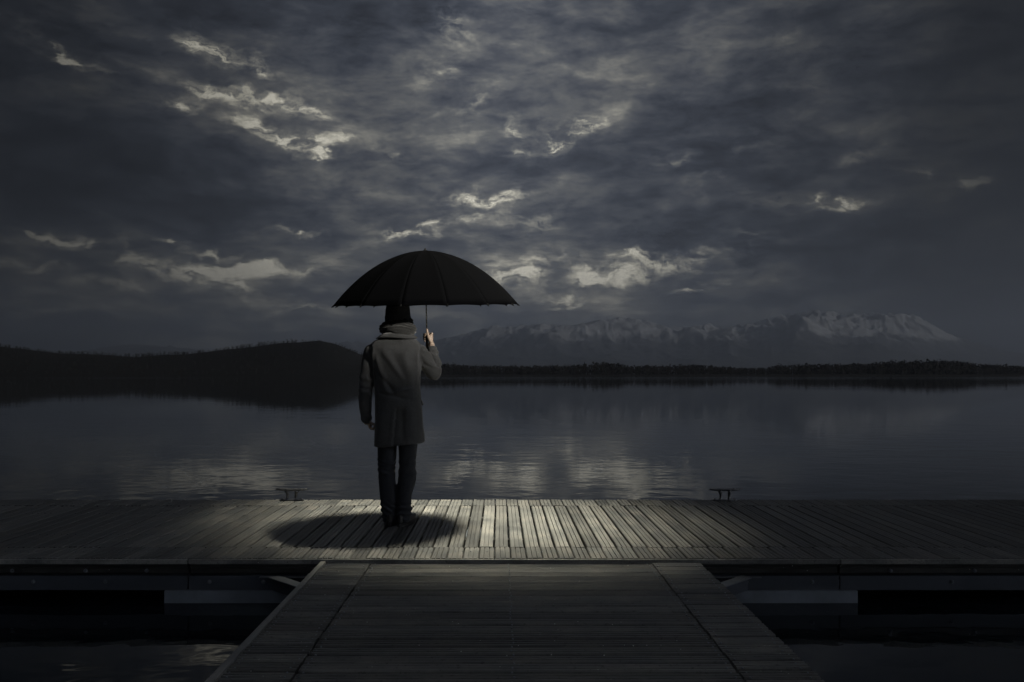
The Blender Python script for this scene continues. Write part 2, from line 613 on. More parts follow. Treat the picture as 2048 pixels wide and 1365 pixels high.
def grid_mesh(name, X, Y, Z, mat):
    ny, nx = X.shape
    co = np.stack([X, Y, Z], -1).reshape(-1, 3)
    idx = np.arange(nx * ny).reshape(ny, nx)
    f = np.stack([idx[:-1, :-1], idx[:-1, 1:], idx[1:, 1:], idx[1:, :-1]], -1).reshape(-1, 4)
    me = bpy.data.meshes.new(name)
    me.vertices.add(len(co))
    me.vertices.foreach_set('co', co.ravel())
    me.loops.add(f.size)
    me.polygons.add(len(f))
    me.loops.foreach_set('vertex_index', f.ravel().astype(np.int32))
    me.polygons.foreach_set('loop_start', np.arange(0, f.size, 4, dtype=np.int32))
    me.update(calc_edges=True)
    me.materials.append(mat)
    me.shade_smooth()
    o = bpy.data.objects.new(name, me)
    COL.objects.link(o)
    return o


# ================================================================== THE SETTING
WATER_Z = -0.285
SHORE = 950.0
tag(MB().add([(-40000, -30000, -4), (40000, -30000, -4), (40000, 40000, -4), (-40000, 40000, -4)], [(0, 1, 2, 3)]).build('ground', M['ground']), kind='structure')
tag(MB().add([(-6000, -12.5, WATER_Z), (6000, -12.5, WATER_Z), (6000, SHORE + 250, WATER_Z), (-6000, SHORE + 250, WATER_Z)], [(0, 1, 2, 3)]).build('lake', M['water']), kind='structure')
# near bank behind the camera, where the walkway comes ashore
bx = np.linspace(-120, 120, 61)
by = np.linspace(-90, -6.0, 30)
BX, BY = np.meshgrid(bx, by)
BZ = np.clip((-8.6 - BY) * .22, -1.2, .02) + .05 * (fbm(BX * .3, BY * .3) - .5)
tag(grid_mesh('near_bank', BX, BY, BZ, M['ground']), kind='structure')


def interp_px(pts, px):
    p = np.array(pts, float)
    return np.interp(px, p[:, 0], p[:, 1])


HILL_PX = [(-4200, 750), (-3400, 744), (-2600, 722), (-1700, 702), (-900, 694), (-300, 688), (0, 693), (48, 698), (119, 707), (223, 711), (267, 714), (334, 709), (371, 709), (445, 701), (493, 696), (556, 688), (594, 686), (638, 682), (668, 688), (694, 698), (720, 709), (760, 722), (800, 734), (860, 745), (1000, 749), (1400, 749), (3000, 749)]
# hill: the ridge stands 420 m behind the shore
az_px = np.concatenate([np.linspace(-4200, -320, 80), np.linspace(-300, 1100, 180)])
rr = np.linspace(0, 1, 34)
RIDGE = 1400.0
crest = (HY + 1.0 - interp_px(HILL_PX, az_px)) / F_PX * RIDGE + CAM_H - 3.0
XX = np.zeros((34, 260))
YY = np.zeros_like(XX)
ZZ = np.zeros_like(XX)
for j, s in enumerate(rr):
    dist = SHORE - 30 + s * 900
    YY[j] = dist
    XX[j] = (az_px - CX) / F_PX * dist
    prof = math.sin(min(1, s / .5) * math.pi / 2) ** 1.15 if s < .5 else math.cos((s - .5) / .5 * math.pi / 2) ** .8
    ZZ[j] = -1.2 + (crest + 1.2).clip(.3) * prof
ZZ += 3.0 * (fbm(XX * .02, YY * .02, seed=5) - .5) * np.clip(ZZ / 20, 0, 1)
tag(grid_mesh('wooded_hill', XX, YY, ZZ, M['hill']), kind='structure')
hillX, hillY, hillZ = XX, YY, ZZ

# low far shore all the way round the lake's end
sx = np.linspace(-6000, 6000, 160)
sy = np.linspace(SHORE + 60, SHORE + 900, 24)
SX, SY = np.meshgrid(sx, sy)
edge = SHORE + 110 + 60 * (fbm(SX * .004, SX * 0, seed=3) - .5)
SZ = np.clip((SY - edge) * .03, -1.0, 2.2) + .6 * fbm(SX * .02, SY * .02, seed=9) - .3
tag(grid_mesh('far_shore', SX, SY, SZ, M['hill']), kind='structure')


def forest(name, bases, heights, label):
    """many bare crowns as one mass: a trunk and a burst of twig-sized faces for each tree"""
    vs, fs = [], []
    for (x, y, z), h in zip(bases, heights):
        cw = h * random.uniform(.26, .42)
        k = len(vs)
        t = h * .035
        vs += [(x - t, y, z - 1), (x + t, y, z - 1), (x + t * .3, y, z + h * .8), (x - t * .3, y, z + h * .8)]
        fs.append((k, k + 1, k + 2, k + 3))
        for i in range(20):
            u, w = random.uniform(0, 2 * math.pi), random.random() ** .6
            zz = random.uniform(.12, 1.0)
            rad = cw * w * math.sqrt(max(.05, 1 - (zz - .5) ** 2 * 3.4))
            c = Vector((x + math.cos(u) * rad, y + math.sin(u) * rad, z + h * zz))
            s = h * random.uniform(.07, .17)
            k = len(vs)
            for _ in range(3):
                vs.append(tuple(c + Vector((random.uniform(-1, 1), random.uniform(-1, 1), random.uniform(-1, 1.2))) * s))
            fs.append((k, k + 1, k + 2))
    o = mesh_obj(name, vs, fs, M['trees'])
    return tag(o, label, 'forest', kind='stuff')


# trees covering the hill, densest along the crest line
bases, hs = [], []
for i in range(3600):
    j = int(np.clip(random.gauss(17, 2.0) if i < 1500 else random.uniform(1, 17), 0, 32))
    k = random.randrange(258)
    if hillZ[j, k] < .3:
        continue
    a = random.random()
    p = (hillX[j, k] * (1 - a) + hillX[j, k + 1] * a, hillY[j, k] + random.uniform(-12, 12), hillZ[j, k] * (1 - a) + hillZ[j, k + 1] * a - .5)
    n = vnoise(np.array([k * .11]), np.array([2.0]), seed=8)[0]
    bases.append(p)
    hs.append(random.uniform(2.6, 5.6) * (.5 + 1.0 * n))
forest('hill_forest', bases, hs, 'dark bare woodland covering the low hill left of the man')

TREE_PX = [(-1500, 738), (780, 736), (870, 728), (950, 732), (1050, 733), (1160, 731), (1195, 727), (1232, 727), (1262, 733), (1400, 731), (1470, 736), (1530, 737), (1550, 732), (1620, 730), (1740, 728), (1780, 725), (1830, 723), (1920, 724), (1948, 729), (2048, 734), (3200, 734)]
bases, hs = [], []
for i in range(3600):
    px = random.uniform(640, 2500)
    dist = random.uniform(SHORE + 130, SHORE + 420)
    top = (HY - interp_px(TREE_PX, px)) / F_PX * dist + CAM_H
    x = (px - CX) / F_PX * dist
    bases.append((x, dist, .6))
    hs.append(max(3, top * (random.uniform(.78, .97) if random.random() < .95 else random.uniform(.95, 1.08))))
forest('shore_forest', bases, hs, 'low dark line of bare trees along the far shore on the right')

# snow mountains, about 13 to 22 km off
MT_PX = [(-600, 690), (-100, 704), (150, 702), (225, 691), (262, 687), (335, 691), (420, 701), (560, 698), (650, 690), (700, 681), (726, 683), (790, 690), (860, 681), (877, 678), (935, 665), (985, 650), (1017, 652), (1075, 646), (1138, 650), (1196, 639), (1231, 635), (1266, 635), (1301, 641), (1324, 650), (1359, 653), (1417, 647), (1440, 653), (1475, 649), (1498, 647), (1527, 638), (1585, 627), (1626, 618), (1655, 621), (1690, 628), (1747, 624), (1788, 627), (1811, 625), (1840, 633), (1875, 655), (1920, 674), (1985, 694), (2048, 706), (2200, 716), (2600, 720)]
NX, NY = 1100, 200
mpx = np.linspace(-500, 2500, NX)
dst = np.linspace(10500, 22500, NY)
MX = np.outer(dst, (mpx - CX) / F_PX)
MY = np.repeat(dst[:, None], NX, 1)
env = (HY - interp_px(MT_PX, mpx)) / F_PX            # tangent of the skyline's elevation
ker = np.exp(-np.linspace(-2, 2, 21) ** 2)
ker /= ker.sum()
env_s = np.convolve(np.pad(env, 10, mode='edge'), ker, 'valid')
s = (dst - dst[0]) / (dst[-1] - dst[0])
prof = np.interp(s, [0, .12, .35, .62, .80, 1.0], [0, .12, .38, .97, .92, .5])[:, None]
rid = fbm(MX / 2600, MY / 2600, octv=7, seed=21, gain=.52, ridged=True)
rid2 = fbm(MX / 900 + 3.3, MY / 900, octv=5, seed=40, gain=.55, ridged=True)
rid3 = fbm(MX / 330 + 1.7, MY / 330, octv=4, seed=60, gain=.55, ridged=True)
H = env_s[None, :] * 18000 * prof * (.50 + .75 * rid + (.22 * rid2 + .16 * rid3) * prof)
ang = (H / MY).max(0)
scale = env / np.maximum(ang, 1e-4)
scale = .25 * scale + .75 * np.convolve(np.pad(scale, 10, mode='edge'), ker, 'valid')
H = H * scale[None, :] - 20
tag(grid_mesh('snow_mountains', MX, MY, H, M['mountain']), kind='structure')

# the air over the lake
hm = bpy.data.materials.new('pale_air')
hm.use_nodes = True
hg = NT(hm.node_tree)
hg.n.clear()
ho = hg.node('ShaderNodeOutputMaterial')
hv = hg.node('ShaderNodeVolumePrincipled')
hv.inputs['Color'].default_value = (.54, .61, .76, 1)
hv.inputs['Density'].default_value = 8.5e-5
hv.inputs['Anisotropy'].default_value = .78
hg.l.new(hv.outputs[0], ho.inputs['Volume'])
tag(MB().box(-26000, 26000, -3000, 25000, -6, 1620).build('haze', hm), kind='stuff')


# ================================================================== DOCK AND WALKWAY
def plank_mesh(name, width, length, thick, mat, seed, g=.0034):
    """reeded decking board: two grooves, softened edges, runs along local y"""
    rd = random.Random(seed)
    w = width / 2
    gd = .010
    b = .006
    a = width / 6
    prof = [(-w, -thick), (-w, -b), (-w + b, 0), (-a - g, 0), (-a - g * .5, -gd), (-a + g * .5, -gd), (-a + g, 0),
            (a - g, 0), (a - g * .5, -gd), (a + g * .5, -gd), (a + g, 0), (w - b, 0), (w, -b), (w, -thick)]
    n = len(prof)
    vs = []
    for t in (0, 1):
        e = rd.uniform(-.003, .003)
        tl = rd.uniform(-.0012, .0012)
        for (x, z) in prof:
            vs.append((x + tl, (t - .5) * length + e, z + tl * x * 14))
    fs = [(i, (i + 1) % n, (i + 1) % n + n, i + n) for i in range(n)]
    fs.append(tuple(reversed(range(n))))
    fs.append(tuple(range(n, 2 * n)))
    me = bpy.data.meshes.new(name)
    me.from_pydata(vs, [], [tuple(reversed(f)) for f in fs])
    me.update()
    me.materials.append(mat)
    return me


def lay_row(parent, axis, a0, a1, c0, c1, pitch, width, z, mat, lim, phase=0.0, thick=.034, groove=.0026):
    """boards laid side by side along axis from a0 to a1, each spanning c0..c1; outside lim they are one joined part"""
    length = c1 - c0
    vs_ = [plank_mesh('plank', width, length, thick, mat, k, groove) for k in range(7)]
    far = MB()
    k = 0
    p = a0 + phase
    while p < a1:
        me = vs_[random.randrange(7)]
        dz = random.uniform(-.0022, .0018)
        rz = random.uniform(-.0016, .0016) + (math.pi if random.random() < .5 else 0)
        c = (c0 + c1) / 2
        loc = Vector((p, c, z + dz)) if axis == 'x' else Vector((c, p, z + dz))
        rot = Euler((random.uniform(-.0012, .0012), random.uniform(-.022, .022), rz + (0 if axis == 'x' else math.pi / 2)))
        if lim[0] <= p <= lim[1]:
            o = bpy.data.objects.new('plank', me)
            COL.objects.link(o)
            o.parent = parent
            o.location = loc
            o.rotation_euler = rot
        else:
            mt = Matrix.Translation(loc) @ rot.to_matrix().to_4x4()
            far.add([mt @ v.co for v in me.vertices], [tuple(q.vertices) for q in me.polygons])
        p += pitch + random.uniform(-.0008, .0008)
    if far.v:
        tag(far.build('distant_planks', mat, parent), kind='stuff')


Y0, Y1 = 5.20, 7.655                      # near and far edge of the cross dock
YA, YB = 5.545, 7.30                       # seams between the three rows of boards
dock = empty('floating_dock', (0, 0, 0), 'grey plank floating dock lying crosswise under the man', 'dock')
PITCH = .1072
XL = -8.6
lay_row(dock, 'x', -8.6, 8.8, YA + .004, YB - .004, PITCH, .0935, 0, M['plank'], (-4.75, 4.95), .02)
lay_row(dock, 'x', -8.6, 8.8, Y0 + .012, YA - .004, PITCH * .985, .0995, 0, M['plank'], (-3.5, 3.65), .055)
lay_row(dock, 'x', -8.6, 8.8, YB + .004, Y1, PITCH * .985, .0985, 0, M['plank'], (-4.95, 5.15), .04)
# nosing board, timber fascia, steel channel and floats along the near side, in three pontoon lengths
JOINTS = [(-8.6, -2.045), (-2.035, 2.205), (2.215, 8.8)]
for i, (a, b) in enumerate(JOINTS):
    MB().box(a, b, Y0 - .012, Y0 + .008, -.034, -.004).build('nosing_board', M['board'], dock)
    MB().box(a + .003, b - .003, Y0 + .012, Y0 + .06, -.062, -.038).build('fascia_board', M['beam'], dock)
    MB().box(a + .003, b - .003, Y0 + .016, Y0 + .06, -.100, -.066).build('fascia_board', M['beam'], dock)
    ch = MB()
    ch.box(a, b, Y0 - .004, Y0 + .012, -.205, -.112)
    ch.box(a, b, Y0 + .0121, Y0 + .07, -.122, -.114)
    ch.box(a, b, Y0 + .0121, Y0 + .07, -.203, -.195)
    ch.build('steel_channel', M['steel'], dock)
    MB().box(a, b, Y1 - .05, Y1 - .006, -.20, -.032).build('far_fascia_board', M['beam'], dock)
for (a, b) in ((-7.2, -4.6), (-2.19, 2.32), (4.6, 7.2)):
    fl = MB()
    fl.box(a, b, Y0 + .03 if abs(a) > 3 else Y0 - .02, Y1 - .15, -.62, -.2065)
    fl.build('pontoon_float', M['float'], dock)
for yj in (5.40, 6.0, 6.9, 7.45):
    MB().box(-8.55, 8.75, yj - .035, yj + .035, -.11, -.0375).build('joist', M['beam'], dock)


def bolt_mesh():
    mb = MB()
    rings = []
    for (y, r) in ((0, .014), (-.004, .014), (-.0042, .0095), (-.012, .0095), (-.014, .006)):
        rings.append([(math.cos(k * math.pi / 4) * r, y, math.sin(k * math.pi / 4) * r) for k in range(8)])
    mb.loft(rings)
    o = mb.build('bolt', M['galv'], None)
    me = o.data
    bpy.data.objects.remove(o)
    return me


bm_ = bolt_mesh()
for bxp in (-4.45, -3.95, -3.05, -2.58, -1.90, -1.55, 1.60, 2.03, 2.94, 3.5, 4.4, 5.3):
    o = bpy.data.objects.new('bolt', bm_)
    COL.objects.link(o)
    o.parent = dock
    o.location = (bxp, Y0 - .004, -.150)
for bxp in (-3.2, -2.32, -2.72, 2.55, 3.1, 3.9):
    o = bpy.data.objects.new('bolt', bm_)
    COL.objects.link(o)
    o.parent = dock
    o.location = (bxp, Y0 + .016, -.083)
# screw heads along the joist lines, too small to pick apart
sc_ = MB()
for yj in (5.40, 6.0, 6.9, 7.45):
    p = -5.0
    while p < 5.2:
        for dx in (-.026, .026):
            cx_, cy_ = p + dx + random.uniform(-.004, .004), yj + random.uniform(-.008, .008)
            k = len(sc_.v)
            sc_.add([(cx_ + math.cos(t * math.pi / 3) * .0042, cy_ + math.sin(t * math.pi / 3) * .0042, .0026) for t in range(6)] + [(cx_ + math.cos(t * math.pi / 3) * .0045, cy_ + math.sin(t * math.pi / 3) * .0045, -.003) for t in range(6)],
                    [(0, 1, 2, 3, 4, 5)] + [(t, t + 6, (t + 1) % 6 + 6, (t + 1) % 6) for t in range(6)])
        p += PITCH
tag(sc_.build('screw_heads', M['galv'], dock), kind='stuff')

WZ = -.015
WX0, WA, WB, WX1 = -1.165, -.838, .972, 1.285
walk = empty('walkway', (0, 0, 0), 'plank walkway leading straight up to the cross dock in the foreground', 'walkway')
YW = Y0 - .040
PW = .1035
lay_row(walk, 'y', -8.4, YW - .03, WX0 + .034, WA - .005, PW, .0815, WZ, M['plank2'], (-.4, 6), .030, groove=.0058)
lay_row(walk, 'y', -8.4, YW - .03, WA + .005, WB - .005, PW, .0815, WZ, M['plank2'], (-.4, 6), .010, groove=.0058)
lay_row(walk, 'y', -8.4, YW - .03, WB + .005, WX1, PW, .0815, WZ, M['plank2'], (-.4, 6), .052, groove=.0058)
MB().box(WX0 - .002, WX0 + .030, -8.4, YW, WZ - .10, WZ + .006).build('side_board', M['board'], walk)
MB().box(WX1 - .045, WX1 - .008, -8.4, YW - .01, WZ - .14, WZ - .037).build('side_beam', M['beam'], walk)
for xx in (WA, WB, 0.05):
    MB().box(xx - .03, xx + .03, -8.4, YW - .05, WZ - .12, WZ - .037).build('stringer', M['beam'], walk)
for (a, b) in ((.2, 3.2), (-5.5, -2.5)):
    MB().box(WX0 + .12, WX1 - .12, a, b, -.62, WZ - .122).build('pontoon_float', M['float'], walk)
sw = MB()
p = -.4
while p < YW - .05:
    for xx in (WX0 + .06, WA - .03, WA + .03, .05, WB - .03, WB + .03, WX1 - .04):
        for dy in (-.025, .025):
            cx_, cy_ = xx + random.uniform(-.006, .006), p + dy
            sw.add([(cx_ + math.cos(t * math.pi / 3) * .0045, cy_ + math.sin(t * math.pi / 3) * .0045, WZ + .0026) for t in range(6)] + [(cx_ + math.cos(t * math.pi / 3) * .0048, cy_ + math.sin(t * math.pi / 3) * .0048, WZ - .003) for t in range(6)],
                   [(0, 1, 2, 3, 4, 5)] + [(t, t + 6, (t + 1) % 6 + 6, (t + 1) % 6) for t in range(6)])
    p += PW
tag(sw.build('screw_heads', M['galv'], walk), kind='stuff')


def corner_bracket(sgn, x_edge, label):
    """galvanised triangular corner plate with upturned flange, tying walkway to dock"""
    r = empty('corner_bracket', (x_edge, Y0 - .01, -.112), label, 'bracket', 'corner brackets at the walkway')
    L, W = .40, .34
    z0, z1 = -.006, 0
    t = .055
    tri = [(-.05 * -sgn, 0), (sgn * L, 0), (sgn * L, -.016), (sgn * (L - .10), -.03), (sgn * .03, -W + .03), (-.05 * -sgn, -W)]
    inner = [(0 + sgn * .03, -.035), (sgn * (L - .22), -.035), (sgn * .03, -W + .16)]
    mb = MB()
    # top strap along the dock, diagonal strap and side strap
    def strap(a, b, w):
        a, b = Vector((*a, 0)), Vector((*b, 0))
        n = (b - a).normalized().cross(Vector((0, 0, 1))) * w / 2
        q = [a + n, b + n, b - n, a - n]
        mb.add([(v.x, v.y, z0) for v in q] + [(v.x, v.y, z1) for v in q], [(3, 2, 1, 0), (4, 5, 6, 7), (0, 1, 5, 4), (1, 2, 6, 5), (2, 3, 7, 6), (3, 0, 4, 7)])
    strap((-sgn * .04, -.014), (sgn * L, -.014), .028)
    mb.build('dock_flange', M['galv'], r)
    mb = MB()
    strap((sgn * (L - .10), -.035), (sgn * -.02, -W), .075)
    o = mb.build('diagonal_strap', M['galv'], r)
    o.location.z = .0065
    mb = MB()
    a, b = Vector((sgn * (L - .09), -.03)), Vector((sgn * -.01, -W + .015))
    mb.add([(a.x, a.y, -.085), (b.x, b.y, -.085), (b.x, b.y, -.001), (a.x, a.y, -.001),
            (a.x, a.y + .006, -.085), (b.x, b.y + .006, -.085), (b.x, b.y + .006, -.001), (a.x, a.y + .006, -.001)],
           [(0, 1, 2, 3), (7, 6, 5, 4), (0, 4, 5, 1), (1, 5, 6, 2), (2, 6, 7, 3), (3, 7, 4, 0)])
    mb.build('web_plate', M['steel'], r)


corner_bracket(-1, WX0 - .004, 'grey steel corner bracket left of the walkway under the dock edge')
corner_bracket(1, WX1 + .004, 'grey steel corner bracket right of the walkway under the dock edge')


# mooring cleats
def cleat(loc, label):
    r = empty('mooring_cleat', loc, label, 'cleat', 'mooring cleats on the far dock edge')
    mb = MB()
    rings = []
    for (z, s) in ((.0, 1.0), (.007, 1.0), (.010, .93)):
        rings.append([(math.copysign(abs(math.cos(a)) ** .55, math.cos(a)) * .116 * s, math.copysign(abs(math.sin(a)) ** .55, math.sin(a)) * .030 * s, z) for a in (2 * math.pi * k / 24 for k in range(24))])
    mb.loft(rings).build('base', M['cleat'], r, True)
    for sx in (-1, 1):
        pts = [(sx * .044, 0, .006), (sx * .0415, 0, .014), (sx * .039, 0, .03), (sx * .0395, 0, .055), (sx * .043, 0, .075), (sx * .050, 0, .092)]
        MB().tube(pts, [.021, .0145, .0120, .0125, .016, .021], 14, .95).build('post', M['cleat'], r, True)
    pts, rad = [], []
    for k in range(25):
        t = -1 + 2 * k / 24
        pts.append((t * .152, 0, .101 + .006 * t * t))
        rad.append(.0045 + .0085 * (1 - abs(t) ** 3.5) if abs(t) < 1 else .0035)
    MB().tube(pts, rad, 12, 1.25).build('horn', M['cleat'], r, True)
    for sx in (-1, 1):
        mb = MB()
        mb.loft([[(sx * .092 + math.cos(a) * q, math.sin(a) * q, z) for a in (k * math.pi / 3 for k in range(6))] for (z, q) in ((.009, .0095), (.018, .0095), (.0195, .007))])
        mb.build('bolt_head', M['cleat'], r)


cleat((-1.995, 7.595, .002), 'dark metal mooring cleat on the dock edge left of the man')
cleat((2.135, 7.595, .002), 'dark metal mooring cleat on the dock edge far right of the man')


# ================================================================== PERSON
PX_, PY_ = -.828, 6.37
person = empty('person', (PX_, PY_, .002), 'person in grey overcoat, scarf and knit hat seen from behind, holding umbrella', 'person')


def ring(z, cx, cy, hw, hd, n=40, p=2.4, tilt=0.0):
    out = []
    for k in range(n):
        a = 2 * math.pi * k / n
        c, s_ = math.cos(a), math.sin(a)
        x = math.copysign(abs(c) ** (2 / p), c) * hw
        y = math.copysign(abs(s_) ** (2 / p), s_) * hd
        out.append((cx + x, cy + y, z + tilt * x))
    return out


# --- coat: torso and sleeves as one garment
mb = MB()
mb.loft([
    ring(.640, .018, .00, .203, .150, tilt=.085), ring(.72, .016, .00, .199, .148, tilt=.05), ring(.82, .013, .00, .193, .146, tilt=.02), ring(.96, .008, .0, .186, .142),
    ring(1.08, .002, .0, .182, .138), ring(1.18, -.002, -.002, .186, .138), ring(1.28, -.008, -.006, .198, .142), ring(1.36, -.012, -.008, .210, .140),
    ring(1.405, -.014, -.004, .216, .128), ring(1.435, -.014, 0, .208, .112), ring(1.462, -.010, .004, .182, .100), ring(1.485, -.004, .008, .150, .090), ring(1.515, .0, .01, .105, .08), ring(1.535, .0, .012, .088, .072)])
P_, R_ = chain([(-.170, 0, 1.395), (-.208, -.004, 1.372), (-.230, -.010, 1.28), (-.246, -.016, 1.17), (-.258, -.006, 1.03), (-.258, .022, .90), (-.250, .042, .815)], [.060, .060, .060, .056, .055, .047, .043])
mb.tube(P_, R_, 20, 1.12)
P_, R_ = chain([(.150, 0, 1.395), (.186, .006, 1.368), (.232, .055, 1.29), (.276, .120, 1.208)], [.060, .064, .064, .060])
mb.tube(P_, R_, 20)
mb.ball((.278, .122, 1.212), .061)
P_, R_ = chain([(.279, .122, 1.205), (.281, .160, 1.27), (.270, .205, 1.35), (.256, .238, 1.425)], [.060, .059, .050, .041])
mb.tube(P_, R_, 20)
# tidy shoulder caps
mb.ball((-.212, 0, 1.385), (.056, .068, .055))
mb.ball((.190, .0, 1.380), (.056, .070, .058))
coat = remesh(mb, .0075, 9)
co, no = get_co(coat), get_no(coat)
x, y, z = co.T
back = np.clip(-no[:, 1], 0, 1)


def smooth(a, b, t):
    t = np.clip((t - a) / (b - a), 0, 1)
    return t * t * (3 - 2 * t)


def foldline(x0, z0, x1, z1, width, taper=True):
    """profile of a drape fold running from one point on the back to another"""
    dx, dz = x1 - x0, z1 - z0
    L = math.hypot(dx, dz)
    u = ((x - x0) * dx + (z - z0) * dz) / (L * L)
    d = ((x - x0) * dz - (z - z0) * dx) / L
    e = np.exp(-(d / width) ** 2)
    return e * smooth(-.05, .25, u) * (1 - smooth(.7, 1.08, u))


disp = np.zeros(len(co))
for (a, b_, c, d, w_, h_) in [(-.17, 1.40, -.05, 1.02, .022, .010), (-.12, 1.42, .10, 1.12, .026, .011), (.06, 1.40, .13, 1.10, .030, .008), (-.16, 1.24, .02, 1.02, .018, -.009), (-.02, 1.34, .10, 1.14, .022, -.006),
                              (-.15, 1.06, .12, 1.00, .014, -.007), (.16, 1.10, -.06, 1.045, .013, .006), (-.10, .98, -.14, .66, .03, .006), (.10, .98, .15, .68, .035, .007), (.05, .94, .06, .66, .022, -.005),
                              (-.175, 1.42, -.165, 1.15, .010, .010), (.165, 1.42, .160, 1.12, .010, .006)]:
    disp += 1.7 * h_ * foldline(a, b_, c, d, w_) * back
torso = (x > -.192) & (x < .192)
disp += .006 * (fbm(x * 9, y * 9, z * 5, 3, seed=2) - .5) * 2
disp += .0016 * (fbm(x * 40, y * 40, z * 34, 3, seed=4) - .5) * 2
# armhole seams
for xs, k in ((-.196, 1), (.186, 1)):
    disp -= .005 * np.exp(-((x - xs - .10 * np.clip(1.36 - z, 0, 1) * (.25 if xs < 0 else -.25)) / .006) ** 2) * smooth(1.17, 1.25, z) * back
# sleeve creases: left hanging arm, right bent arm
la = (x < -.19) & (z < 1.36)
disp += np.where(la, .0045 * np.sin(z * 70 + x * 30 + 3 * np.sin(z * 17)) * smooth(1.0, 1.10, z) * (1 - smooth(1.2, 1.32, z)) + .003 * np.sin(z * 105 + x * 60) * (1 - smooth(.84, .92, z)), 0)
ra = (x > .205) & (z > 1.15)
disp += np.where(ra, .0065 * np.sin(z * 118 + x * 70 + 2 * np.sin(z * 31)) * smooth(1.235, 1.27, z) * (1 - smooth(1.37, 1.42, z)), 0)
co = co + no * disp[:, None]
# vent: the left flap laps over the recessed right one
xv = -.028 + (z - .62) * (.036 / .336)
inside = (z < .958) & (no[:, 1] < -.35) & (x > xv)
rec = np.where(inside, .028 * np.exp(-((x - xv) / .085)) * smooth(.958, .86, z) if False else .028 * np.exp(-((x - xv) / .085)) * (1 - smooth(.86, .958, z)), 0)
co[:, 1] += rec
lap = (z < .958) & (no[:, 1] < -.35) & (x <= xv) & (x > xv - .03)
co[:, 1] -= np.where(lap, .004 * (1 - smooth(.86, .958, z)), 0)
set_co(coat, co)
coat_o = mesh_part('overcoat', coat, M['coat'], person)

# collar folded down over the scarf's base
def sheet_ring(levels, n=64, gap=0.0):
    out = []
    for (z_, rx, ry, cy, dip) in levels:
        out.append([(math.cos(a) * rx, cy + math.sin(a) * ry, z_ + dip * math.sin(a) + .004 * math.sin(3 * a + 1)) for a in (2 * math.pi * k / n for k in range(n))])
    return out


cm = MB()
cm.loft(sheet_ring([(1.512, .100, .086, .01, 0), (1.524, .110, .094, .01, 0), (1.526, .118, .100, .008, 0), (1.517, .132, .108, .004, .0), (1.504, .151, .119, -.002, .0), (1.493, .166, .127, -.004, .0), (1.487, .166, .128, -.004, 0), (1.488, .158, .120, -.002, 0), (1.505, .135, .108, .002, 0)]), cap=False)
col_o = cm.build('collar', M['collar'], coat_o, True, loc=(-.006, 0, 0))
# pocket flap standing off the right side, and sleeve buttons
pf = MB()
pf.add([(.193, -.02, .995), (.193, .05, .995), (.206, .055, .958), (.208, -.03, .955), (.188, -.02, .995), (.188, .05, .995), (.198, .055, .957), (.199, -.03, .954)],
       [(0, 1, 2, 3), (7, 6, 5, 4), (0, 4, 5, 1), (1, 5, 6, 2), (2, 6, 7, 3), (3, 7, 4, 0)])
pf.build('pocket_flap', M['collar'], coat_o)

# --- scarf: two bulky rolls and a tuck
sm_ = MB()
for (z0, rx, ry, tr, th, tl, ph) in ((1.610, .094, .084, .032, .80, .10, .3), (1.562, .108, .096, .042, .92, -.07, 1.9), (1.532, .094, .082, .026, 1.0, .05, .8)):
    rings = []
    for k in range(56):
        a = 2 * math.pi * k / 56
        w_ = 1 + .10 * math.sin(2 * a + ph) + .06 * math.sin(5 * a + ph * 2)
        c = Vector((math.cos(a) * rx + .003, math.sin(a) * ry + .012, z0 + tl * math.cos(a) * .10 + .004 * math.sin(3 * a + ph)))
        er = Vector((math.cos(a), math.sin(a), 0))
        rings.append([c + er * (math.cos(t) * tr * w_ * th) + Vector((0, 0, 1)) * (math.sin(t) * tr * w_) for t in (2 * math.pi * q / 16 for q in range(16))])
    rings.append(rings[0])
    sm_.loft(rings, cap=False)
scarf = remesh(sm_, .005, 3)
co, no = get_co(scarf), get_no(scarf)
x, y, z = co.T
an = np.arctan2(y - .012, x)
d_ = .0035 * np.sin(z * 260 + 3.5 * np.sin(an * 2 + 1) + 2.2 * an) + .006 * (fbm(x * 30, y * 30, z * 40, 3, seed=6) - .5)
set_co(scarf, co + no * d_[:, None])
mesh_part('scarf', scarf, M['scarf'], person)

# --- knit hat with ribs
hv_, hf_ = [], []
NU, NV = 176, 30
for j in range(NV + 1):
    t = j / NV
    th = t * math.pi * .5
    zz = 1.622 + .20 * math.sin(th) ** .95
    rr_ = (math.cos(th) ** .45 if t < 1 else 0.0)
    tuck = 1 - .05 * math.exp(-((t - .0) / .05) ** 2)
    for k in range(NU):
        a = 2 * math.pi * k / NU
        ribw = .0032 * math.cos(44 * a) * (1 - t ** 3) + .0012 * math.sin(zz * 420 + 22 * a)
        r0 = rr_ * tuck
        hv_.append((math.cos(a) * (.099 * r0 + ribw * min(1, rr_ * 2)), .022 + math.sin(a) * (.114 * r0 + ribw * min(1, rr_ * 2)), zz + .010 * math.cos(a * 2 + .4) * t * (1 - t)))
for j in range(NV):
    for k in range(NU):
        a, b_ = j * NU + k, j * NU + (k + 1) % NU
        hf_.append((a, b_, b_ + NU, a + NU))
hf_.append(tuple(NV * NU + k for k in range(NU)))
hat_o = mesh_obj('knit_hat', hv_, hf_, M['hat'], person, True)
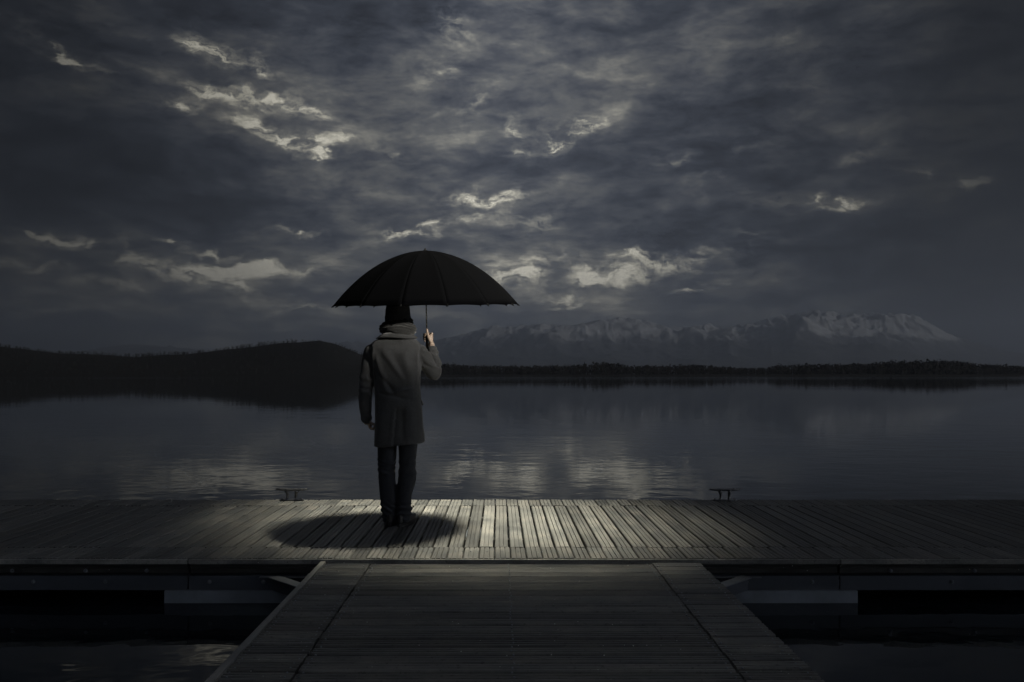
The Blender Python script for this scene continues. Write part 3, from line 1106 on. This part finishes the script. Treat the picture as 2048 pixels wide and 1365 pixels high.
# turned-up brim
bv = MB()
rings = []
for (zz, r0) in ((1.618, .960), (1.621, 1.000), (1.640, 1.015), (1.664, 1.025), (1.668, 1.01), (1.664, .985)):
    rings.append([(math.cos(a) * (.099 * r0 + .003 * math.cos(44 * a)), .022 + math.sin(a) * (.114 * r0 + .003 * math.cos(44 * a)), zz) for a in (2 * math.pi * k / NU for k in range(NU))])
bv.loft(rings, cap=False).build('hat_brim', M['hat'], hat_o, True)

# --- trousers
tm = MB()


def leg(rows):
    tm.loft([ring(z_, (a + b_) / 2, cy, (b_ - a) / 2, hd, 28, 2.3) for (z_, a, b_, cy, hd) in rows])


leg([(.90, -.165, .01, 0, .10), (.66, -.156, -.004, 0, .092), (.55, -.157, -.010, .004, .088), (.45, -.157, -.020, .006, .084), (.38, -.152, -.018, .0, .080), (.316, -.146, -.010, -.006, .078), (.24, -.141, -.008, -.006, .074), (.176, -.136, -.008, -.002, .074), (.11, -.129, -.006, .004, .082), (.06, -.122, -.008, .010, .092), (.028, -.117, -.012, .014, .098)])
leg([(.90, -.01, .17, 0, .10), (.66, .004, .164, 0, .092), (.55, .010, .152, .004, .088), (.468, .012, .144, .006, .084), (.42, .010, .149, .003, .082), (.372, .004, .151, .0, .082), (.31, -.001, .137, -.004, .078), (.232, -.004, .113, -.006, .074), (.17, -.006, .108, -.002, .074), (.112, -.008, .114, .004, .082), (.06, -.005, .110, .010, .092), (.028, -.001, .102, .014, .098)])
tm.loft([ring(.70, .002, 0, .155, .09, 28), ring(.95, .002, 0, .165, .11, 28)])
trou = remesh(tm, .0065, 4)
co, no = get_co(trou), get_no(trou)
x, y, z = co.T
side = np.where(x < -.006, 1.0, -1.0)
knee = smooth(.36, .42, z) * (1 - smooth(.50, .56, z))
ank = 1 - smooth(.12, .24, z)
d_ = .0032 * np.sin(z * 120 + side * x * 35 + 2 * np.sin(z * 23 + side)) * knee
d_ += .0062 * np.sin(z * 135 + side * x * 45 + y * 20 + 2.5 * np.sin(x * 24 + side * 2)) * ank * smooth(.03, .05, z)
d_ += .004 * (fbm(x * 14, y * 14, z * 7, 4, seed=31) - .5) * 2
set_co(trou, co + no * d_[:, None])
mesh_part('trousers', trou, M['trouser'], person)


# --- shoes
def shoe(cx_, ang, w_):
    mb1, mb2 = MB(), MB()
    rot = Matrix.Rotation(ang, 3, 'Z')

    def outline(scale, z_, zt=0.0):
        pts = []
        for k in range(32):
            t = k / 32 * 2 * math.pi
            yy = math.sin(t)
            l = .5 + .5 * yy
            hw = w_ / 2 * (.80 + .30 * math.sin(max(0, l - .12) * 2.6)) * abs(math.cos(t)) ** .75 * (1 if l < .8 else 1)
            p = rot @ Vector((math.copysign(hw, math.cos(t)) * scale, (-.105 + .29 * l) * (1 if scale > .9 else .985), 0))
            pts.append((cx_ + p.x, p.y, z_ + zt * l))
        return pts
    mb1.loft([outline(1.04, .0), outline(1.05, .006), outline(1.05, .020), outline(1.02, .022)])
    so = [outline(1.0, .0225), outline(1.02, .035), outline(.96, .055, -.004), outline(.80, .078, -.014), outline(.60, .092, -.028)]
    mb2.loft(so)
    s_o = mb2.build('shoe', M['shoe'], person, True)
    mb1.build('shoe_sole', M['shoe'], s_o)


shoe(-.058, .06, .098)
shoe(.054, -.30, .100)

# --- body: head with face, neck, trunk, limbs, hands; one mesh
bd = MB()
bd.ball((0, .030, 1.685), (.076, .095, .112), 22, 16)
bd.ball((0, .060, 1.625), (.055, .062, .055), 18, 12)
bd.ball((0, .120, 1.668), (.013, .018, .024))
bd.ball((0, .118, 1.618), (.024, .012, .009))
bd.ball((0, .108, 1.588), (.024, .018, .018))
for sx in (-1, 1):
    bd.ball((sx * .080, .022, 1.675), (.010, .020, .032))
    bd.ball((sx * .031, .108, 1.695), (.013, .011, .009))
    bd.ball((sx * .038, .100, 1.712), (.022, .014, .007))
bd.tube([(0, .012, 1.62), (0, .008, 1.48)], [.055, .062], 18)
bd.loft([ring(.72, .002, 0, .14, .085, 24), ring(.90, .002, 0, .155, .10, 24), ring(1.05, .0, 0, .14, .095, 24), ring(1.25, -.008, -.004, .165, .105, 24), ring(1.40, -.010, -.002, .17, .085, 24), ring(1.47, -.004, .004, .09, .07, 24)])
for sx, ex in ((-1, -.07), (1, .07)):
    P_, R_ = chain([(ex, 0, .82), (ex, .003, .47), (ex * .95, -.004, .30), (ex * .85, .0, .07)], [.065, .052, .046, .036])
    bd.tube(P_, R_, 14)
P_, R_ = chain([(-.185, 0, 1.38), (-.243, -.012, 1.14), (-.258, .020, .90), (-.249, .046, .80)], [.045, .036, .032, .024])
bd.tube(P_, R_, 14)
P_, R_ = chain([(.165, 0, 1.38), (.268, .11, 1.225), (.268, .20, 1.35), (.249, .247, 1.452)], [.045, .037, .032, .025])
bd.tube(P_, R_, 14)
body = remesh(bd, .008, 2)

# hands are built finer: palm, four fingers of different length and a thumb each
SHX, SHY = .211, .255                     # umbrella shaft in the person's own coordinates


def finger(mb_, pts, r0, r1):
    P2, R2 = chain(pts, list(np.linspace(r0, r1, len(pts))), 5)
    mb_.tube(P2, R2, 10)
    mb_.ball(P2[-1], r1 * 1.02, 10, 7)
    mb_.ball(P2[0], r0 * 1.02, 10, 7)


hm_ = MB()
# right hand: forearm comes up from the right, palm beside the shaft, fingers round its far side, thumb along the near side
hm_.tube([(.249, .246, 1.435), (.247, .250, 1.462)], [.027, .027], 16, .8)
hm_.loft([[(.247 + math.cos(a) * rx_ + dx, .250 + math.sin(a) * ry_ + dy, zz) for a in (2 * math.pi * k / 18 for k in range(18))] for (zz, rx_, ry_, dx, dy) in
          ((1.452, .019, .027, .0, .0), (1.475, .018, .034, -.001, .0), (1.500, .0165, .040, -.002, .003), (1.520, .0155, .042, -.003, .005), (1.534, .012, .034, -.004, .006))])
for i, (zz, r0) in enumerate(((1.540, .0092), (1.521, .0097), (1.502, .0093), (1.484, .0082))):
    ln = (.96, 1.05, 1.0, .82)[i]
    # knuckle on the outside, round the far side of the handle, tip tucked on the near-left side
    finger(hm_, [(.252, .262 + .006 * (i == 1), zz), (.246, .288 * 1.0, zz + .001), (SHX + .006, SHY + .031, zz - .001), (SHX - .020, SHY + .018 - .004 * i, zz - .003), (SHX - .025 * ln, SHY - .006, zz - .005), (SHX - .013, SHY - .024 * ln, zz - .006)], r0, r0 * .82)
# knuckles
for i, zz in enumerate((1.541, 1.522, 1.503, 1.486)):
    hm_.ball((.255, .268, zz), (.0095, .011, .0088), 10, 7)
# thumb, along the shaft, pointing up
finger(hm_, [(.243, .222, 1.478), (.231, .214, 1.503), (.221, .219, 1.535), (.2150, .230, 1.572)], .0135, .0095)
hm_.ball((.238, .225, 1.490), (.014, .013, .022), 10, 8)
hand_r = remesh(hm_, .0024, 3)

hl = MB()
# left hand: half closed fist below the cuff, fingers curled towards the coat
hl.tube([(-.249, .045, .83), (-.246, .048, .795)], [.024, .025], 16, .8)
hl.loft([[(-.238 + math.cos(a) * rx_ + dx, .052 + math.sin(a) * ry_, zz) for a in (2 * math.pi * k / 18 for k in range(18))] for (zz, rx_, ry_, dx) in
         ((.812, .016, .026, -.006), (.795, .017, .034, -.004), (.775, .016, .039, 0), (.757, .014, .040, .003), (.745, .011, .036, .005))])
for i, (yy, r0) in enumerate(((.082, .0092), (.063, .0098), (.043, .0094), (.024, .0082))):
    ln = (.95, 1.05, 1.0, .8)[i]
    finger(hl, [(-.236, yy, .755), (-.226, yy + .001, .733 + .004 * (i == 3)), (-.203 + .004 * (1 - ln), yy, .728 + .004 * i), (-.190, yy - .002, .748 + .003 * i), (-.200, yy - .004, .770), (-.212, yy - .004, .773)], r0, r0 * .82)
    hl.ball((-.234, yy, .748), (.0095, .0098, .010), 10, 7)
finger(hl, [(-.232, .020, .790), (-.212, .008, .778), (-.196, .012, .764), (-.190, .030, .757)], .0122, .0088)
hand_l = remesh(hl, .0024, 3)
co_ = get_co(hand_l)
co_[:, 2] += .030
co_[:, 0] += .006
set_co(hand_l, co_)
bm = bmesh.new()
for me_ in (body, hand_r, hand_l):
    bm.from_mesh(me_)
bmod = bpy.data.meshes.new('body')
bm.to_mesh(bmod)
bm.free()
for me_ in (body, hand_r, hand_l):
    bpy.data.meshes.remove(me_)
mesh_part('body', bmod, M['skin'], person)

# ================================================================== UMBRELLA
UX, UY = PX_ + SHX, PY_ + SHY
umb = empty('umbrella', (UX, UY, 1.40), 'large open black umbrella with many panels held over the man', 'umbrella')
UR, UH = .768, .452
TILT = Matrix.Rotation(R(4.9), 4, 'X') @ Matrix.Rotation(R(-.6), 4, 'Y')
HUB_Z = 1.772 - 1.40                          # height of the rim's centre above the empty


def upt(r, th, zf, inward=0.0):
    p = TILT @ Vector((math.sin(th) * r, -math.cos(th) * r, zf))
    return (p.x, p.y, p.z + HUB_Z)


def dome(s):
    return UH * (1 - s ** 2.12) * (1 - .02 * math.sin(s * math.pi))


NR = 14
PH = R(-8.6)
RAD, ANG = 18, 10
for i in range(NR):
    t0, t1 = PH + 2 * math.pi * i / NR, PH + 2 * math.pi * (i + 1) / NR
    mid, half = (t0 + t1) / 2, math.pi / NR
    vs, fs = [], []
    for j in range(RAD + 1):
        s_ = .018 + (1 - .018) * j / RAD
        for k in range(ANG + 1):
            u = -1 + 2 * k / ANG
            th = mid + half * u
            chord = math.cos(half) / math.cos(half * u)
            pull = (1 - u * u)
            rr_ = UR * s_ * (chord * .75 + .25) * (1 - .016 * pull * s_)
            zf = dome(s_) - .010 * pull * math.sin(s_ * math.pi) + .007 * pull * s_ ** 6
            vs.append(upt(rr_, th, zf))
    w_ = ANG + 1
    for j in range(RAD):
        for k in range(ANG):
            a = j * w_ + k
            fs.append((a, a + 1, a + 1 + w_, a + w_))
    o = mesh_obj('canopy_panel', vs, fs, M['canopy'], umb, True)
    md = o.modifiers.new('cloth', 'SOLIDIFY')
    md.thickness = .0016
    md.offset = -1
    # rib under the seam, its stretcher and its tip
    th = t0
    rb = MB()
    rb.tube([upt(UR * s_ * .996, th, dome(s_) - .006) for s_ in np.linspace(.02, 1.0, 12)], .0026, 6)
    ro = rb.build('rib', M['rib'], umb)
    MB().tube([upt(UR * .50, th, dome(.50) - .009), upt(.018, th, .10)], .0022, 6).build('stretcher', M['rib'], ro)
    MB().tube([upt(UR * .985, th, .012), upt(UR * 1.002, th, -.001), upt(UR * 1.012, th, -.010)], [.0035, .0045, .0025], 8).build('rib_tip', M['rib'], ro)
top = upt(0, 0, UH)
fr = MB()
fr.tube([upt(0, 0, UH - .012), upt(0, 0, UH + .003), upt(0, 0, UH + .006), upt(0, 0, UH + .012), upt(0, 0, UH + .022)], [.022, .019, .010, .008, .003], 16)
fr.build('ferrule', M['rib'], umb, True)
axis = (TILT @ Vector((0, 0, 1))).normalized()
base = Vector(top)
gripz = 1.52 - 1.40
k_ = (base.z - gripz) / axis.z
foot = base - axis * k_
# shift the whole canopy so that its shaft passes through the closed hand
shift = Vector((0 - foot.x, 0 - foot.y, 0))
for ch in umb.children:
    ch.location = shift
foot = foot + shift
base = base + shift
mb = MB()
mb.tube([base - axis * .004, foot + axis * .02], .0058, 12)
mb.build('shaft', M['shaft'], umb, True)
mb = MB()
mb.tube([foot + axis * .012, foot + axis * .008, foot - axis * .06, foot - axis * .16, foot - axis * .165], [.006, .0075, .0100, .0115, .009], 14)
mb.build('handle', M['handle'], umb, True)
mb = MB()
rn = base - axis * (UH - .10)
mb.tube([rn + axis * .02, rn - axis * .02], .011, 12)
mb.build('runner', M['rib'], umb, True)

# ================================================================== ADDED OUT OF FRAME: building to block the sun, mast with a spot
bh = empty('added_boathouse', (22, -13.2, 0), 'unseen wooden building added behind the camera to shade the dock', 'added_boathouse')
BW, BH, BD, RH = 24.0, 4.6, 8.0, 8.48  # unseen building added so its ridge keeps sun off dock and lower coat
mb = MB()
mb.box(-BW, BW, -BD, 0, -.3, BH)
mb.build('wall', M['wallboard'], bh)
mb = MB()
mb.add([(-BW - .4, .5, BH - .2), (BW + .4, .5, BH - .2), (BW + .4, -BD / 2, RH), (-BW - .4, -BD / 2, RH), (-BW - .4, -BD - .5, BH - .2), (BW + .4, -BD - .5, BH - .2),
        (-BW - .4, -BD / 2, BH + .002), (BW + .4, -BD / 2, BH + .002)], [(0, 1, 2, 3), (3, 2, 5, 4), (0, 3, 4, 6), (1, 7, 5, 2), (0, 6, 7, 1), (6, 4, 5, 7)])
mb.build('roof', M['roof'], bh)
for dx in (-18, -12, -6, 0, 6, 12, 18):
    d_o = MB().box(dx - 1.5, dx + 1.5, .003, .06, .02, 2.7).build('door', M['beam'], bh)
    MB().box(dx + 1.2, dx + 1.26, .061, .10, 1.0, 1.25).build('door_handle', M['galv'], d_o)

LX, LY, LZ = 1.9, 8.9, 14.0  # added lamp position, chosen for the pool and umbrella shadow
ma = empty('added_spot_mast', (5.25, 7.35, 0), 'unseen steel mast added to carry the spot that makes the light pool', 'added lamp post')
MB().tube([(0, 0, .003), (0, 0, .03)], .22, 20).build('base_plate', M['galv'], ma)
MB().tube([(0, 0, .03), (0, 0, 7), (0, 0, 14.4)], [.12, .09, .06], 16).build('mast', M['galv'], ma, True)
DX, DY = LX - 5.25, LY - 7.35
MB().tube([(0, 0, 14.3), (DX * .4, DY * .4, 14.75), (DX, DY, 14.6)], .05, 10).build('arm', M['galv'], ma, True)
hd_ = MB()
hd_.tube([(DX, DY, 14.62), (DX, DY, 14.3), (DX, DY, 14.08)], [.3, 1.9, 2.05], 28)
hd_.build('added_lamp_head', M['steel'], ma)
ld = bpy.data.lights.new('added_spot', 'SPOT')  # spot added to make the pool of light around the man
ld.energy = 145000
ld.spot_size = R(10.5)
ld.spot_blend = 1.0
ld.shadow_soft_size = 2.0
ld.color = (1.0, .955, .77)
lo = bpy.data.objects.new('added_spot', ld)
COL.objects.link(lo)
lo.location = (LX, LY, LZ)
aim = Vector((-.98, 6.20, 0)) - Vector((LX, LY, LZ))
lo.rotation_euler = aim.to_track_quat('-Z', 'Y').to_euler()
